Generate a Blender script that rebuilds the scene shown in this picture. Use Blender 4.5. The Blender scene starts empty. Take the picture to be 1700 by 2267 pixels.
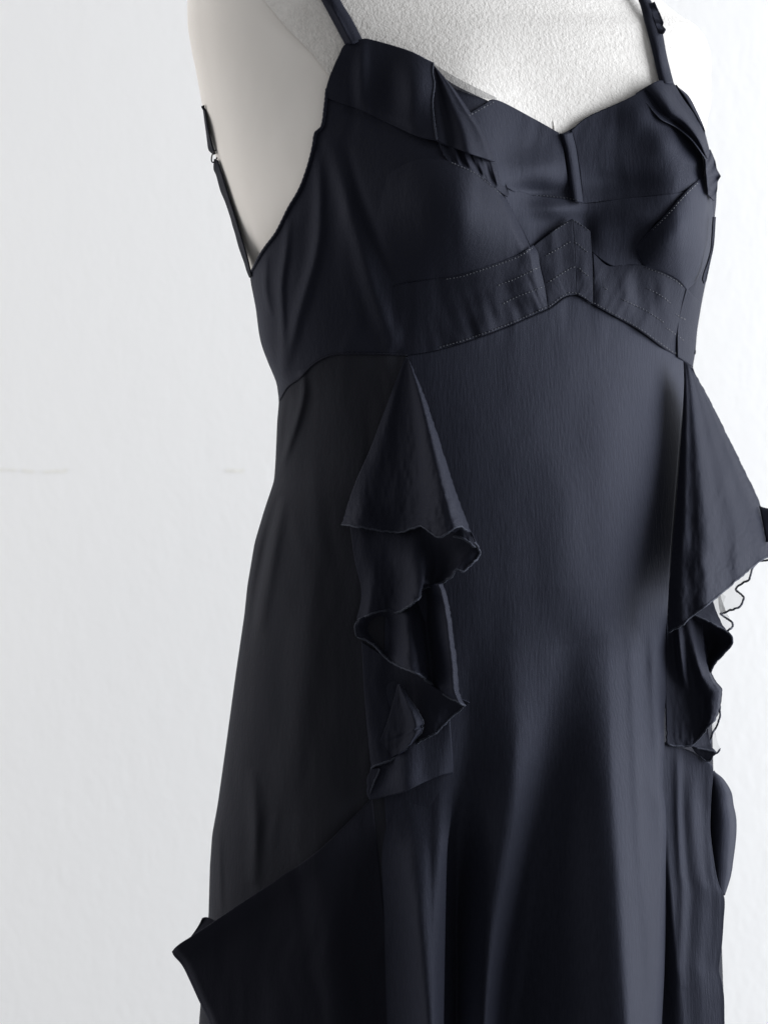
import bpy, math, random
import numpy as np
random.seed(4)
# ------------------------------------------------------------------ camera, world, lamps
scn = bpy.context.scene
CD = 2.0                       # camera distance to the plane Y=0 (m)
FH = 0.725                     # height seen at that plane (m)
W0, H0 = 1700.0, 2267.0
S = FH / H0
cam_d = bpy.data.cameras.new('camera'); cam = bpy.data.objects.new('camera', cam_d)
scn.collection.objects.link(cam)
cam.location = (0, -CD, 0); cam.rotation_euler = (math.radians(90), 0, 0)
cam_d.sensor_fit = 'VERTICAL'; cam_d.angle = 2 * math.atan(FH / 2 / CD)
cam_d.clip_start = 0.05; cam_d.clip_end = 50
cam_d.dof.use_dof = True; cam_d.dof.focus_distance = 1.93; cam_d.dof.aperture_fstop = 5.6
scn.camera = cam
world = bpy.data.worlds.new('World'); scn.world = world; world.use_nodes = True
bg = world.node_tree.nodes['Background']
bg.inputs['Color'].default_value = (0.97, 0.98, 1.0, 1); bg.inputs['Strength'].default_value = 0.21
def area(name, loc, target, sx, sy, power, col):
    d = bpy.data.lights.new(name, 'AREA'); d.shape = 'RECTANGLE'; d.size = sx; d.size_y = sy
    d.energy = power; d.color = col
    o = bpy.data.objects.new(name, d); scn.collection.objects.link(o); o.location = loc
    from mathutils import Vector
    v = Vector(target) - Vector(loc)
    o.rotation_euler = v.to_track_quat('-Z', 'Y').to_euler()
    return o
area('window_light', (2.1, -0.08, 0.25), (0, 0.1, -0.05), 1.5, 1.9, 66, (0.93, 0.96, 1.0))
area('left_fill_light', (-1.75, 0.02, 0.3), (0, 0.12, 0), 1.4, 1.8, 13.5, (1.0, 0.975, 0.95))  # added unseen fill, brightens the form's left side and the wall
scn.view_settings.view_transform = 'Standard'; scn.view_settings.look = 'None'
scn.view_settings.exposure = 0.60; scn.view_settings.gamma = 1.0

# ------------------------------------------------------------------ materials
def mat(name, base, rough=0.6, spec=0.5, sheen=0.0, sheen_r=0.4, tint=(1, 1, 1), bump=None, alpha=1.0, colvar=None):
    m = bpy.data.materials.new(name); m.use_nodes = True
    nt = m.node_tree; N = nt.nodes; L = nt.links
    p = N['Principled BSDF']
    p.inputs['Base Color'].default_value = (*base, 1); p.inputs['Roughness'].default_value = rough
    p.inputs['Specular IOR Level'].default_value = spec
    if sum(base) < .06 and name != 'black_slider': p.inputs['Specular Tint'].default_value = (0.62, 0.68, 1.0, 1)
    p.inputs['Sheen Weight'].default_value = sheen; p.inputs['Sheen Roughness'].default_value = sheen_r
    p.inputs['Sheen Tint'].default_value = (*tint, 1); p.inputs['Alpha'].default_value = alpha
    tc = N.new('ShaderNodeTexCoord')
    def noise(scale, mscale, detail=3, rough_=0.5):
        mp = N.new('ShaderNodeMapping'); mp.inputs['Scale'].default_value = mscale
        L.new(tc.outputs['Object'], mp.inputs['Vector'])
        n = N.new('ShaderNodeTexNoise'); n.inputs['Scale'].default_value = scale
        n.inputs['Detail'].default_value = detail; n.inputs['Roughness'].default_value = rough_
        L.new(mp.outputs['Vector'], n.inputs['Vector']); return n
    prev = None
    for (scale, ms, det, strength, dist) in (bump or []):
        n = noise(scale, ms, det)
        b = N.new('ShaderNodeBump'); b.inputs['Strength'].default_value = strength; b.inputs['Distance'].default_value = dist
        L.new(n.outputs['Fac'], b.inputs['Height'])
        if prev: L.new(prev.outputs['Normal'], b.inputs['Normal'])
        prev = b
    if prev: L.new(prev.outputs['Normal'], p.inputs['Normal'])
    if colvar:
        scale, ms, c0, c1 = colvar
        n = noise(scale, ms, 4, 0.6)
        r = N.new('ShaderNodeValToRGB'); r.color_ramp.elements[0].position = 0.3; r.color_ramp.elements[1].position = 0.7
        r.color_ramp.elements[0].color = (*c0, 1); r.color_ramp.elements[1].color = (*c1, 1)
        L.new(n.outputs['Fac'], r.inputs['Fac']); L.new(r.outputs['Color'], p.inputs['Base Color'])
    return m
CREPE = [(1.0, (640, 640, 90), 3, 0.36, 0.0006), (1.0, (1500, 1500, 900), 2, 0.25, 0.0004)]
SOFT = [(1.0, (420, 420, 150), 3, 0.4, 0.0006), (1.0, (60, 60, 30), 3, 0.2, 0.002), (1.0, (1300, 1300, 800), 2, 0.3, 0.0005)]
M = {}
M['crepe'] = mat('black_crepe', (0.009, 0.0095, 0.014), 0.66, 0.22, 0.07, 0.5, (0.55, 0.62, 1.0), CREPE,
                 colvar=(1.0, (700, 700, 120), (0.0058, 0.0062, 0.0092), (0.0098, 0.0106, 0.0155)))
M['satin'] = mat('black_satin', (0.0060, 0.0063, 0.0092), 0.70, 0.20, 0.06, 0.5, (0.55, 0.62, 1.0), SOFT)
M['side'] = mat('black_side_cloth', (0.0085, 0.0083, 0.0098), 0.8, 0.14, 0.04, 0.5, (0.75, 0.78, 1.0), SOFT,
                colvar=(1.0, (30, 30, 5), (0.0104, 0.0108, 0.0132), (0.0132, 0.0133, 0.0156)))
M['drape'] = mat('dense_black_cloth', (0.0066, 0.0066, 0.0090), 0.8, 0.14, 0.04, 0.5, (0.6, 0.65, 1.0), SOFT)
M['hem'] = mat('black_hem_thread', (0.012, 0.013, 0.017), 0.6, 0.4, 0.14, 0.4, (0.7, 0.8, 1.0), [(1.0, (1500, 1500, 1500), 2, 0.6, 0.0006)])
M['lining'] = mat('shiny_black_lining', (0.02, 0.022, 0.026), 0.4, 0.6, 0.2, 0.3, (0.8, 0.9, 1.0), [(1.0, (260, 260, 60), 3, 0.3, 0.0008)])
M['thread'] = mat('dark_thread', (0.038, 0.042, 0.054), 0.5, 0.5, 0.3, 0.4)
M['sheer'] = mat('sheer_black_chiffon', (0.05, 0.05, 0.055), 0.6, 0.3, 0.1, 0.4, (1, 1, 1), None, alpha=0.16)
M['sheer_dense'] = mat('dense_black_chiffon', (0.04, 0.04, 0.045), 0.6, 0.3, 0.1, 0.4, (1, 1, 1), None, alpha=0.5)
M['felt'] = mat('off_white_fleecy_cover', (0.76, 0.745, 0.725), 0.95, 0.1, 0.15, 0.6, (1, 1, 1),
                [(1.0, (380, 380, 380), 3, 0.42, 0.0014), (1.0, (700, 700, 700), 2, 0.45, 0.0009)],
                colvar=(1.0, (200, 200, 240), (0.64, 0.618, 0.59), (0.73, 0.708, 0.68)))
M['linen'] = mat('smooth_cream_cover', (0.72, 0.685, 0.645), 0.9, 0.15, 0.1, 0.5, (1, 1, 1),
                 [(1.0, (14, 14, 9), 3, 0.25, 0.006), (1.0, (900, 900, 900), 2, 0.12, 0.0005)],
                 colvar=(1.0, (9, 9, 7), (0.745, 0.71, 0.67), (0.785, 0.755, 0.72)))
M['wall'] = mat('white_plaster', (0.91, 0.91, 0.91), 0.85, 0.2, 0, 0.4, (1, 1, 1),
                [(1.0, (150, 150, 100), 4, 0.18, 0.0016), (1.0, (45, 45, 28), 3, 0.07, 0.005)],
                colvar=(1.0, (5, 5, 4), (0.90, 0.90, 0.902), (0.915, 0.915, 0.915)))
M['residue'] = mat('yellowed_residue', (0.895, 0.885, 0.845), 0.7, 0.3, 0, 0.4, (1, 1, 1), [(1.0, (180, 180, 180), 3, 0.4, 0.002)])
M['slider'] = mat('black_slider', (0.02, 0.02, 0.022), 0.25, 0.6)

# ------------------------------------------------------------------ helpers
def A(*p): return np.array(p, float)
def world_pt(px, py, Y):
    f = (CD + Y) / CD
    return (px - W0 / 2) * S * f, Y, -(py - H0 / 2) * S * f
def smooth(pts, n=8):
    """Catmull-Rom through the points."""
    P = np.asarray(pts, float)
    if len(P) < 3: return P
    Q = np.vstack([2 * P[0] - P[1], P, 2 * P[-1] - P[-2]]); out = []
    for i in range(1, len(Q) - 2):
        for t in np.linspace(0, 1, n, endpoint=False):
            a, b, c, d = Q[i - 1], Q[i], Q[i + 1], Q[i + 2]
            out.append(0.5 * ((2 * b) + (c - a) * t + (2 * a - 5 * b + 4 * c - d) * t * t + (3 * b - a - 3 * c + d) * t ** 3))
    out.append(P[-1]); return np.array(out)
def resample(pts, ts):
    P = np.asarray(pts, float)
    d = np.r_[0, np.cumsum(np.hypot(*(np.diff(P[:, :2], axis=0).T)) + 1e-6)]; d /= d[-1]
    return np.stack([np.interp(ts, d, P[:, k]) for k in range(P.shape[1])], 1)
def sst(x, a, b):
    t = np.clip((x - a) / (b - a + 1e-12), 0, 1); return t * t * (3 - 2 * t)
_rng = np.random.RandomState(7); LAT = _rng.rand(256, 256)
def vn(x, y, seed=0):
    x = np.asarray(x, float) + seed * 17.3; y = np.asarray(y, float) + seed * 9.1
    xi = np.floor(x).astype(int); yi = np.floor(y).astype(int); fx = x - xi; fy = y - yi
    fx = fx * fx * (3 - 2 * fx); fy = fy * fy * (3 - 2 * fy)
    g = lambda i, j: LAT[i % 256, j % 256]
    return ((g(xi, yi) * (1 - fx) + g(xi + 1, yi) * fx) * (1 - fy) + (g(xi, yi + 1) * (1 - fx) + g(xi + 1, yi + 1) * fx) * fy) * 2 - 1
def dist_poly(px, py, poly):
    """distance in px, parameter 0..1 and signed side to a polyline"""
    best = np.full(px.shape, 1e9); bt = np.zeros(px.shape); n = len(poly) - 1; side = np.zeros(px.shape)
    for i in range(n):
        ax, ay = poly[i][:2]; bx, by = poly[i + 1][:2]; dx, dy = bx - ax, by - ay
        t = np.clip(((px - ax) * dx + (py - ay) * dy) / (dx * dx + dy * dy + 1e-9), 0, 1)
        ex = px - ax - t * dx; ey = py - ay - t * dy; d = np.hypot(ex, ey); m = d < best
        best = np.where(m, d, best); bt = np.where(m, (i + t) / n, bt); side = np.where(m, np.sign(dx * ey - dy * ex), side)
    return best, bt, side
def ridge(px, py, poly, w, amp, fade=True):
    d, t, _ = dist_poly(px, py, smooth(poly, 4))
    f = np.sin(np.pi * np.clip(t, 0, 1)) ** 0.6 if fade else 1.0
    return amp * np.exp(-(d / w) ** 2) * f

# ---- outline of the body and its depth, as tables over height
XL = [(-330,800),(-260,640),(-150,470),(-60,425),(0,415),(60,416),(120,426),(150,433),(254,452),(359,481),(422,500),(512,528),(602,554),(618,554),
      (679,566),(750,576),(801,593),(848,613),(889,618),(930,614),(1024,610),(1065,607),(1130,585),(1201,564),(1296,548),(1363,541),(1486,523),
      (1640,502),(1783,482),(1848,470),(1919,465),(2030,462),(2120,452),(2267,441),(2600,425)]
XR = [(-330,1120),(-200,1180),(-100,1320),(-40,1410),(0,1462),(34,1501),(50,1533),(75,1557),(116,1572),(187,1572),(262,1570),(359,1583),(400,1587),(441,1585),
      (483,1581),(555,1574),(618,1563),(668,1553),(728,1543),(811,1533),(900,1535),(1000,1545),(1200,1560),(1400,1570),(1700,1578),(1800,1578),(1960,1592),(2267,1603),(2600,1615)]
KT = [(-330,.01),(0,.045),(400,.048),(850,.042),(1300,.032),(2267,.02),(2600,.02)]
BT = [(-330,.05),(-100,.075),(0,.088),(400,.098),(850,.104),(1300,.118),(2267,.118),(2600,.118)]
def tab(T, y):
    T = np.array(T, float)
    return np.interp(y, T[:, 0], T[:, 1])
def softab(T, y):
    y = np.asarray(y, float)
    return sum(tab(T, y + o) for o in (-9, -5, 0, 5, 9)) / 5
def xl_(y): return softab(XL, y)
def xr_(y): return softab(XR, y)
def body0(px, py, smax=0.9995):
    l, r = xl_(py), xr_(py); c = (l + r) / 2; w = (r - l) / 2
    s = (px - c) / w
    if smax < .99:
        a = smax - .14; e = np.abs(s); s = np.sign(s) * np.where(e < a, e, a + .14 * (1 - np.exp(-np.maximum(e - a, 0) / .14)))
    s = np.clip(s, -smax, smax)
    f = (1 - np.abs(s) ** 2.15) ** (1 / 2.15)
    return tab(KT, py) * s - tab(BT, py) * f
def bust(px, py):
    def g(cx, cy, l, r, u, d, a):
        sx = np.where(px < cx, l, r); sy = np.where(py < cy, u, d)
        return a * np.exp(-((px - cx) / sx) ** 2 - ((py - cy) / sy) ** 2)
    return g(1010, 440, 260, 125, 250, 170, .046) + g(1535, 450, 135, 90, 230, 170, .042)
# fold profile of the skirt: rows of (px, height in mm)
FOLD = {
 1250: [(560,0),(700,0),(850,0),(1000,0),(1060,0),(1150,0),(1260,0),(1345,0),(1474,0),(1560,0)],
 1440: [(560,0),(700,0),(850,0),(1000,0),(1060,0),(1160,0),(1262,0),(1345,2),(1474,0),(1560,0)],
 1560: [(560,0),(700,2),(850,0),(990,0),(1040,-3),(1130,3),(1235,-5),(1348,9),(1474,2),(1560,0)],
 1740: [(560,0),(700,4),(850,0),(985,0),(1035,-6),(1145,6),(1205,-7),(1352,22),(1474,5),(1560,0)],
 1900: [(560,0),(700,4),(840,-4),(960,-4),(1012,-24),(1120,7),(1180,-13),(1362,30),(1474,8),(1560,0)],
 2066: [(560,0),(700,2),(840,-6),(960,-8),(1010,-34),(1085,8),(1158,-20),(1374,36),(1472,8),(1560,0)],
 2267: [(560,0),(700,0),(840,-8),(960,-10),(1012,-40),(1070,8),(1122,-26),(1388,40),(1466,8),(1560,0)],
 2600: [(560,0),(700,0),(840,-8),(950,-10),(1005,-44),(1060,8),(1110,-30),(1398,44),(1462,8),(1560,0)]}
FR = sorted(FOLD)
def folds(px, py):
    out = np.zeros(np.shape(px)); px = np.asarray(px, float); py = np.asarray(py, float)
    def keys(y):
        y = np.clip(y, FR[0], FR[-1]); X = []; Hh = []
        for k in range(10):
            X.append(np.interp(y, FR, [FOLD[r][k][0] for r in FR])); Hh.append(np.interp(y, FR, [FOLD[r][k][1] for r in FR]))
        return X, Hh
    X, Hh = keys(py)
    for k in range(9):
        m = (px >= X[k]) & (px < X[k + 1])
        t = (px - X[k]) / (X[k + 1] - X[k]); t = 0.35 * t + 0.65 * t * t * (3 - 2 * t)
        out = np.where(m, Hh[k] * (1 - t) + Hh[k + 1] * t, out)
    return out / 1000
RIDGES = [  # (polyline, width px, height m) on the dress
 ([(704,330),(708,450),(700,560),(660,700),(620,860)], 13, .0035), ([(730,300),(760,420),(800,560),(845,700),(880,775)], 20, .004),
 ([(765,320),(790,420),(830,520),(870,640)], 12, -.002),
 ([(640,480),(632,560),(622,640),(626,760),(616,860)], 10, .003), ([(590,560),(588,640),(600,700)], 8, .002),
 ([(670,820),(672,870),(655,940),(630,1010),(612,1050)], 9, .004), ([(640,870),(628,950),(616,1040)], 9, -.003),
 ([(612,1090),(590,1180),(572,1260),(556,1340),(540,1450)], 13, -.008), ([(630,1100),(612,1180),(596,1280),(575,1400)], 14, .004),
 ([(700,1020),(690,1300),(670,1560),(640,1800)], 40, .004), ([(560,1700),(566,1850),(560,1960)], 14, .004),
 ([(478,1800),(484,1900),(490,2030)], 8, .003),
 ([(1290,1420),(1275,1350),(1255,1200),(1250,1000)], 60, .003),
 ([(1425,1400),(1440,1600),(1450,1900),(1452,2260)], 12, -.0015), ([(1395,1390),(1405,1600),(1418,1900),(1440,2200)], 14, .0022),
 ([(760,240),(850,268),(940,306)], 12, -.002)]
def relief(px, py):
    px = np.asarray(px, float); py = np.asarray(py, float)
    r = bust(px, py) + sum(folds(px, py + o) for o in (-120, -60, 0, 60, 120)) / 5
    for poly, w, a in RIDGES: r = r + ridge(px, py, poly, w, a)
    sk = sst(py, 800, 950)
    r = r + sk * .0007 * vn(px / 70, py / 520, 3) + .0002 * vn(px / 40, py / 90, 5) + .0005 * vn(px / 24 + .8 * vn(px / 90, py / 90, 2), py / 130, 9) * (1 - sst(px, 880, 980) * sst(py, 700, 800))
    l, rr = xl_(py), xr_(py)
    return r * sst(px, l, l + 30) * (1 - 0.6 * sst(px, rr - 25, rr))
def dress_Y(px, py, smax=0.9995): return body0(px, py, smax) - relief(px, py)

def link(name, me, m, parent=None):
    o = bpy.data.objects.new(name, me); scn.collection.objects.link(o)
    if m is not None: me.materials.append(m)
    if parent is not None: o.parent = parent; o.matrix_parent_inverse.identity(); o.location = tuple(-c for c in parent.location)
    return o
def grid_mesh(name, X, Y, Z, flip=False):
    nv, nu = X.shape; me = bpy.data.meshes.new(name)
    V = np.stack([X, Y, Z], -1).reshape(-1, 3); i = np.arange(nv * nu).reshape(nv, nu)
    a, b, c, d = i[:-1, :-1].ravel(), i[1:, :-1].ravel(), i[1:, 1:].ravel(), i[:-1, 1:].ravel()
    F = np.stack([a, b, c, d], 1) if not flip else np.stack([a, d, c, b], 1)
    me.from_pydata(V.tolist(), [], F.tolist()); me.polygons.foreach_set('use_smooth', [True] * len(F)); me.update()
    return me
def cosp(n): return (1 - np.cos(np.pi * np.linspace(0, 1, n))) / 2
def halfp(n): return 1 - np.cos(np.pi / 2 * np.linspace(0, 1, n))     # dense at start
def patch(name, parent, m, top, bot, left, right, nu=60, nv=60, su=None, sv=None, off=0.0, fn=None, smax=0.9995, base=None, thick=0.0009, sm=True, label=None):
    """Coons patch between four outline curves of (px, py[, mm in front of the body])."""
    us = np.linspace(0, 1, nu) if su is None else su(nu); vs = np.linspace(0, 1, nv) if sv is None else sv(nv)
    def prep(c, ts):
        P = [tuple(p) + ((0,) if len(p) == 2 else ()) for p in c]
        P = np.array(P, float); P = smooth(P) if sm else P
        return resample(P, ts)
    T, B, Lc, R = prep(top, us), prep(bot, us), prep(left, vs), prep(right, vs)
    U, V = np.meshgrid(us, vs); U3, V3 = U[..., None], V[..., None]
    P = (1 - V3) * T[None] + V3 * B[None] + (1 - U3) * Lc[:, None] + U3 * R[:, None] \
        - ((1 - U3) * (1 - V3) * T[0] + U3 * (1 - V3) * T[-1] + (1 - U3) * V3 * B[0] + U3 * V3 * B[-1])
    px, py, o = P[..., 0], P[..., 1], P[..., 2] / 1000 + off / 1000
    if fn is not None: o = o + fn(U, V, px, py)
    if name.startswith(('ruffle', 'sheer')):
        q = 1.5 * (V ** 5); px = px + q * vn(px / 6, py / 6, 21) + 1.2 * U ** 8 * vn(px / 7, py / 7, 22); py = py + q * vn(px / 6, py / 6, 23) * 1.2
        o = o + (.0007 * vn(px / 16, py / 50, 24) + .0005 * vn(px / 7, py / 20, 25)) * np.sin(np.pi * U) ** .5 * V
    Yb = (base or dress_Y)(px, py, smax)
    Y = Yb - o
    X, Yw, Z = world_pt(px, py, Y)
    ob = link(name, grid_mesh(name, X, Yw, Z), m, parent)
    if thick:
        md = ob.modifiers.new('thickness', 'SOLIDIFY'); md.thickness = thick; md.offset = -1
    if label: ob['label'] = label
    ob_data = dict(X=X, Y=Yw, Z=Z)
    return ob, ob_data
def tube(name, pts, r, m, parent, seg=6, rough=0.12, step=0.0012, stuff=False):
    P = np.asarray(pts, float)
    d = np.r_[0, np.cumsum(np.linalg.norm(np.diff(P, axis=0), axis=1))]; n = max(4, int(d[-1] / step)); t = np.linspace(0, d[-1], n)
    P = np.stack([np.interp(t, d, P[:, k]) for k in range(3)], 1)
    T = np.gradient(P, axis=0); T /= np.linalg.norm(T, axis=1)[:, None] + 1e-12
    up = np.array([0.1, -1, 0.15]); N1 = np.cross(T, up); N1 /= np.linalg.norm(N1, axis=1)[:, None] + 1e-9; N2 = np.cross(T, N1)
    rr = r * (1 + rough * np.sin(np.arange(n) * 2.1) + rough * 0.6 * (_rng.rand(n) - .5))
    rr[0] *= .4; rr[-1] *= .4
    V = []; F = []
    for i in range(n):
        for k in range(seg):
            a = 2 * math.pi * k / seg
            V.append(P[i] + rr[i] * (math.cos(a) * N1[i] + math.sin(a) * N2[i]))
    for i in range(n - 1):
        for k in range(seg):
            k2 = (k + 1) % seg; F.append((i * seg + k, i * seg + k2, (i + 1) * seg + k2, (i + 1) * seg + k))
    F.append(tuple(range(seg))[::-1]); F.append(tuple((n - 1) * seg + k for k in range(seg)))
    me = bpy.data.meshes.new(name); me.from_pydata([tuple(v) for v in V], [], F); me.polygons.foreach_set('use_smooth', [True] * len(F)); me.update()
    return link(name, me, m, parent)
def edge(d, which):
    s = {'top': (0, slice(None)), 'bottom': (-1, slice(None)), 'left': (slice(None), 0), 'right': (slice(None), -1)}[which]
    return np.stack([d['X'][s], d['Y'][s], d['Z'][s]], 1)
def hem(parent, d, which, r=.0009):
    return tube('hem', edge(d, which), r * .78, M['hem'], parent)
BV = []
def hit_surface(px, py):
    from mathutils.bvhtree import BVHTree
    from mathutils import Vector
    if not BV:
        vs = []; fs = []; k = 0
        for ch in dress.children:
            if ch.type != 'MESH' or ch.name.startswith(('back_panel', 'hem', 'sheer')): continue
            lo = ch.location + dress.location
            vs += [v.co + lo for v in ch.data.vertices]; fs += [tuple(i + k for i in p.vertices) for p in ch.data.polygons]; k += len(ch.data.vertices)
        BV.append(BVHTree.FromPolygons(vs, fs))
    a = Vector((0, -CD, 0)); b = Vector([float(q) for q in world_pt(px, py, 0.)]); d = (b - a).normalized()
    h = BV[0].ray_cast(a, d)[0]
    return None if h is None else np.array(h - d * .0005)
def stitches(parent, poly, off, pitch=7.5, length=4.6, rad=.00044):
    """a row of small thread stitches lying on the cloth"""
    P = smooth(poly, 6); L = np.hypot(*np.diff(P, axis=0).T).sum(); n = int(L / pitch)
    V = []; F = []
    for i in range(n):
        c = resample(P, np.array([max(0, (i * pitch - length / 2)) / L, min(1, (i * pitch + length / 2) / L)]))
        c = c + _rng.normal(0, .35, c.shape)
        p0 = hit_surface(*c[0]); p1 = hit_surface(*c[1])
        if p0 is None or p1 is None or np.linalg.norm(p1 - p0) > .006: continue
        t = p1 - p0; t /= np.linalg.norm(t) + 1e-12; a = np.cross(t, [0, -1, 0]); a /= np.linalg.norm(a) + 1e-12; b = np.cross(t, a)
        k0 = len(V); mid = (p0 + p1) / 2
        V.append(tuple(p0 + b * rad * 0))
        for (ca, cb) in ((1, 0), (0, 1), (-1, 0), (0, -1)): V.append(tuple(mid + rad * (ca * a + cb * b)))
        V.append(tuple(p1))
        for k in range(4):
            F.append((k0, k0 + 1 + k, k0 + 1 + (k + 1) % 4)); F.append((k0 + 5, k0 + 1 + (k + 1) % 4, k0 + 1 + k))
    me = bpy.data.meshes.new('stitching'); me.from_pydata(V, [], F); me.update()
    o = link('stitching', me, M['thread'], parent); o['kind'] = 'stuff'; return o

# ------------------------------------------------------------------ the wall
WY = 0.62
def wall():
    xs = np.linspace(-3.2, 3.2, 33); zs = np.linspace(-1.6, 1.6, 17)
    X, Z = np.meshgrid(xs, zs[::-1]); Y = np.full(X.shape, WY)
    me = grid_mesh('wall', X, Y, Z)
    o = link('wall', me, M['wall']); o['kind'] = 'structure'
    for (x0, x1, y0, y1, h, w) in ((-12, 42, 1040, 1041, 3, 0), (50, 79, 1041, 1046, 4, 1), (96, 150, 1046, 1042, 4, 2), (500, 540, 1042, 1043, 5, 3)):
        n = 22; V = []; F = []
        for i in range(n):
            t = i / (n - 1); px = x0 + (x1 - x0) * t; cy = y0 + (y1 - y0) * t + 1.2 * vn(np.array(t * 7), np.array(w * 3.))
            hh = h * (0.3 + 0.7 * (0.5 + 0.5 * vn(np.array(t * 9 + w), np.array(1.5)))) * min(1, 6 * t + .15, 6 * (1 - t) + .15) + (3 * math.exp(-((t - .93) / .06) ** 2) if w >= 2 else 0)
            for sgn in (-1, 1):
                x, y, z = world_pt(px, float(cy) + sgn * float(hh), WY - .0006); V.append((float(x), y, float(z)))
            if i: a = 2 * i; F.append((a - 2, a - 1, a + 1, a))
        me = bpy.data.meshes.new('tape_residue'); me.from_pydata(V, [], F); me.update()
        link('tape_residue', me, M['residue'], o)
wall()

# ------------------------------------------------------------------ the dress form
def root(name, label, cat, loc):
    o = bpy.data.objects.new(name, None); scn.collection.objects.link(o); o.location = loc; o['label'] = label; o['category'] = cat; return o
form = root('dress_form', 'off-white fleecy dress form torso wearing the black dress in front of the white wall', 'mannequin', (0, .0, -.47))
def inset(py): return 9 * sst(py, 560, 680) + 30 * sst(py, 700, 1200)
def deep(y): return .075 * sst(y, 420, 900)
def form_Y(px, py, smax=.9995):
    return body0(px, py, smax) - 0.86 * bust(px, py) + .004
FB = .085
def form_rows(ys, t0, t1, nt, name, m, lab=None, lift=0.0, tl=None):
    """body shell between two angles (0 = left outline, pi = right outline, beyond pi = the back)"""
    ys = np.asarray(ys, float); rows = []
    for y in ys:
        a0 = t0(y) if callable(t0) else t0; a1 = t1(y) if callable(t1) else t1
        t = np.linspace(a0, a1, nt); l = xl_(y) + inset(y); r = xr_(y) - 14 * sst(y, 230, 300) - 25 * sst(y, 700, 1200); c = (l + r) / 2; w = (r - l) / 2
        s = -np.cos(t); px = c + w * s
        front = np.sin(t) >= 0
        sd = np.abs(s); f = (1 - np.minimum(sd, 1) ** 2.15) ** (1 / 2.15)
        k = tab(KT, y); Yf = k * s - tab(BT, y) * f - .86 * bust(px, np.full_like(px, y)) * (1 - sst(y, 450, 800)) * np.clip(np.sin(t) * 3, 0, 1) + (.004 + deep(y)) * np.clip(np.sin(t) * 3, 0, 1)
        Yb = k * s + tab(BT, y) * 0.95 * f
        Y = np.where(front, Yf - lift * np.clip(np.sin(t) * 4, 0, 1), Yb)
        rows.append(np.stack(world_pt(px, np.full_like(px, y), Y), 0))
    G = np.array(rows)
    return link(name, grid_mesh(name, G[:, 0], G[:, 1], G[:, 2]), m, form)
def split(y):    # where the smooth side cover meets the fleecy front
    px = np.interp(y, [-330, -60, 0, 60, 120, 180, 300, 500, 900, 2300], [800, 560, 590, 640, 700, 745, 800, 850, 860, 860])
    l = xl_(y) + inset(y); r = xr_(y); s = (px - (l + r) / 2) / ((r - l) / 2); return float(np.arccos(np.clip(-s, -.99, .99)))
ys = np.r_[np.linspace(-330, 300, 130), np.linspace(305, 2350, 110)]
form_rows(ys, lambda y: split(y) - .015, math.pi, 150, 'front_cover', M['felt'], lift=.0012)
form_rows(ys, 0.0, lambda y: split(y) + .01, 70, 'side_cover', M['linen'], lift=0.0)
form_rows(ys, math.pi, 2 * math.pi, 70, 'back_cover', M['linen'])
# neck cap
def cap():
    t = np.linspace(0, 2 * math.pi, 60); y = -330.; l, r = xl_(y), xr_(y); c = (l + r) / 2; w = (r - l) / 2
    V = []; F = []
    for j, q in enumerate((1, .93, .6, .05)):
        for a in t[:-1]:
            s = -math.cos(a) * q; x, yy, z = world_pt(c + w * s, y - (0, 12, 22, 26)[j], tab(KT, y) * s - tab(BT, y) * math.sin(a) * q * .95); V.append((float(x), float(yy), float(z)))
    n = 59
    for j in range(3):
        for i in range(n): F.append((j * n + i, (j + 1) * n + i, (j + 1) * n + (i + 1) % n, j * n + (i + 1) % n))
    me = bpy.data.meshes.new('neck_cap'); me.from_pydata(V, [], F); me.polygons.foreach_set('use_smooth', [True] * len(F)); me.update(); link('neck_cap', me, M['linen'], form)
cap()
def on_form(poly, off):
    P = smooth(poly, 8); Y = form_Y(P[:, 0], P[:, 1]) - off / 1000; return np.stack(world_pt(P[:, 0], P[:, 1], Y), 1)
tube('front_seam', on_form([(1095,-160),(1142,0),(1176,93),(1209,187),(1226,285),(1250,400)], .0), .0007, M['felt'], form, rough=.15)

# ------------------------------------------------------------------ the dress
dress = root('dress', 'long black crepe slip dress with thin straps and ruffled side seams on the dress form', 'dress', (0, .0, -.42))
P = lambda *a, **k: patch(*a, **k)
WAIST_L = [(619,886),(637,855),(664,835),(692,806),(722,789),(749,783),(793,782),(849,783),(902,785)]
WAIST_C = [(902,785),(962,776),(1036,754),(1111,727),(1178,698),(1216,681),(1249,657),(1274,652),(1309,672),(1362,701),(1415,731),(1465,768),(1511,797),(1533,811)]
# bodice ground cloth
TOP = [(554,604),(582,553),(612,512),(638,460),(664,415),(683,362),(693,321),(698,293),(713,276),(720,224),(723,192),(733,161),(750,123),(765,97),(802,87),(828,90),
       (903,112),(945,132),(959,150),(1000,184),(1060,214),(1100,232),(1180,268),(1235,297),(1299,264),(1374,230),(1404,214),(1456,183),(1490,187),(1497,192),(1523,215),(1542,250),(1557,284),(1570,332),(1581,362),(1585,400)]
b, bd = P('bodice', dress, M['satin'], TOP, WAIST_L + WAIST_C[1:], [(554,604),(566,679),(576,750),(593,801),(613,848),(619,886)],
  [(1585,400),(1585,441),(1581,483),(1574,555),(1563,618),(1553,668),(1543,728),(1533,811)], nu=320, nv=150, su=cosp,
  fn=lambda U, V, px, py: -.008 * sst(px, 985, 1060) * (1 - sst(px, 1480, 1530)) * sst(V, 0.03, .12) * (1 - sst(V, .93, .985)))
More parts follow.
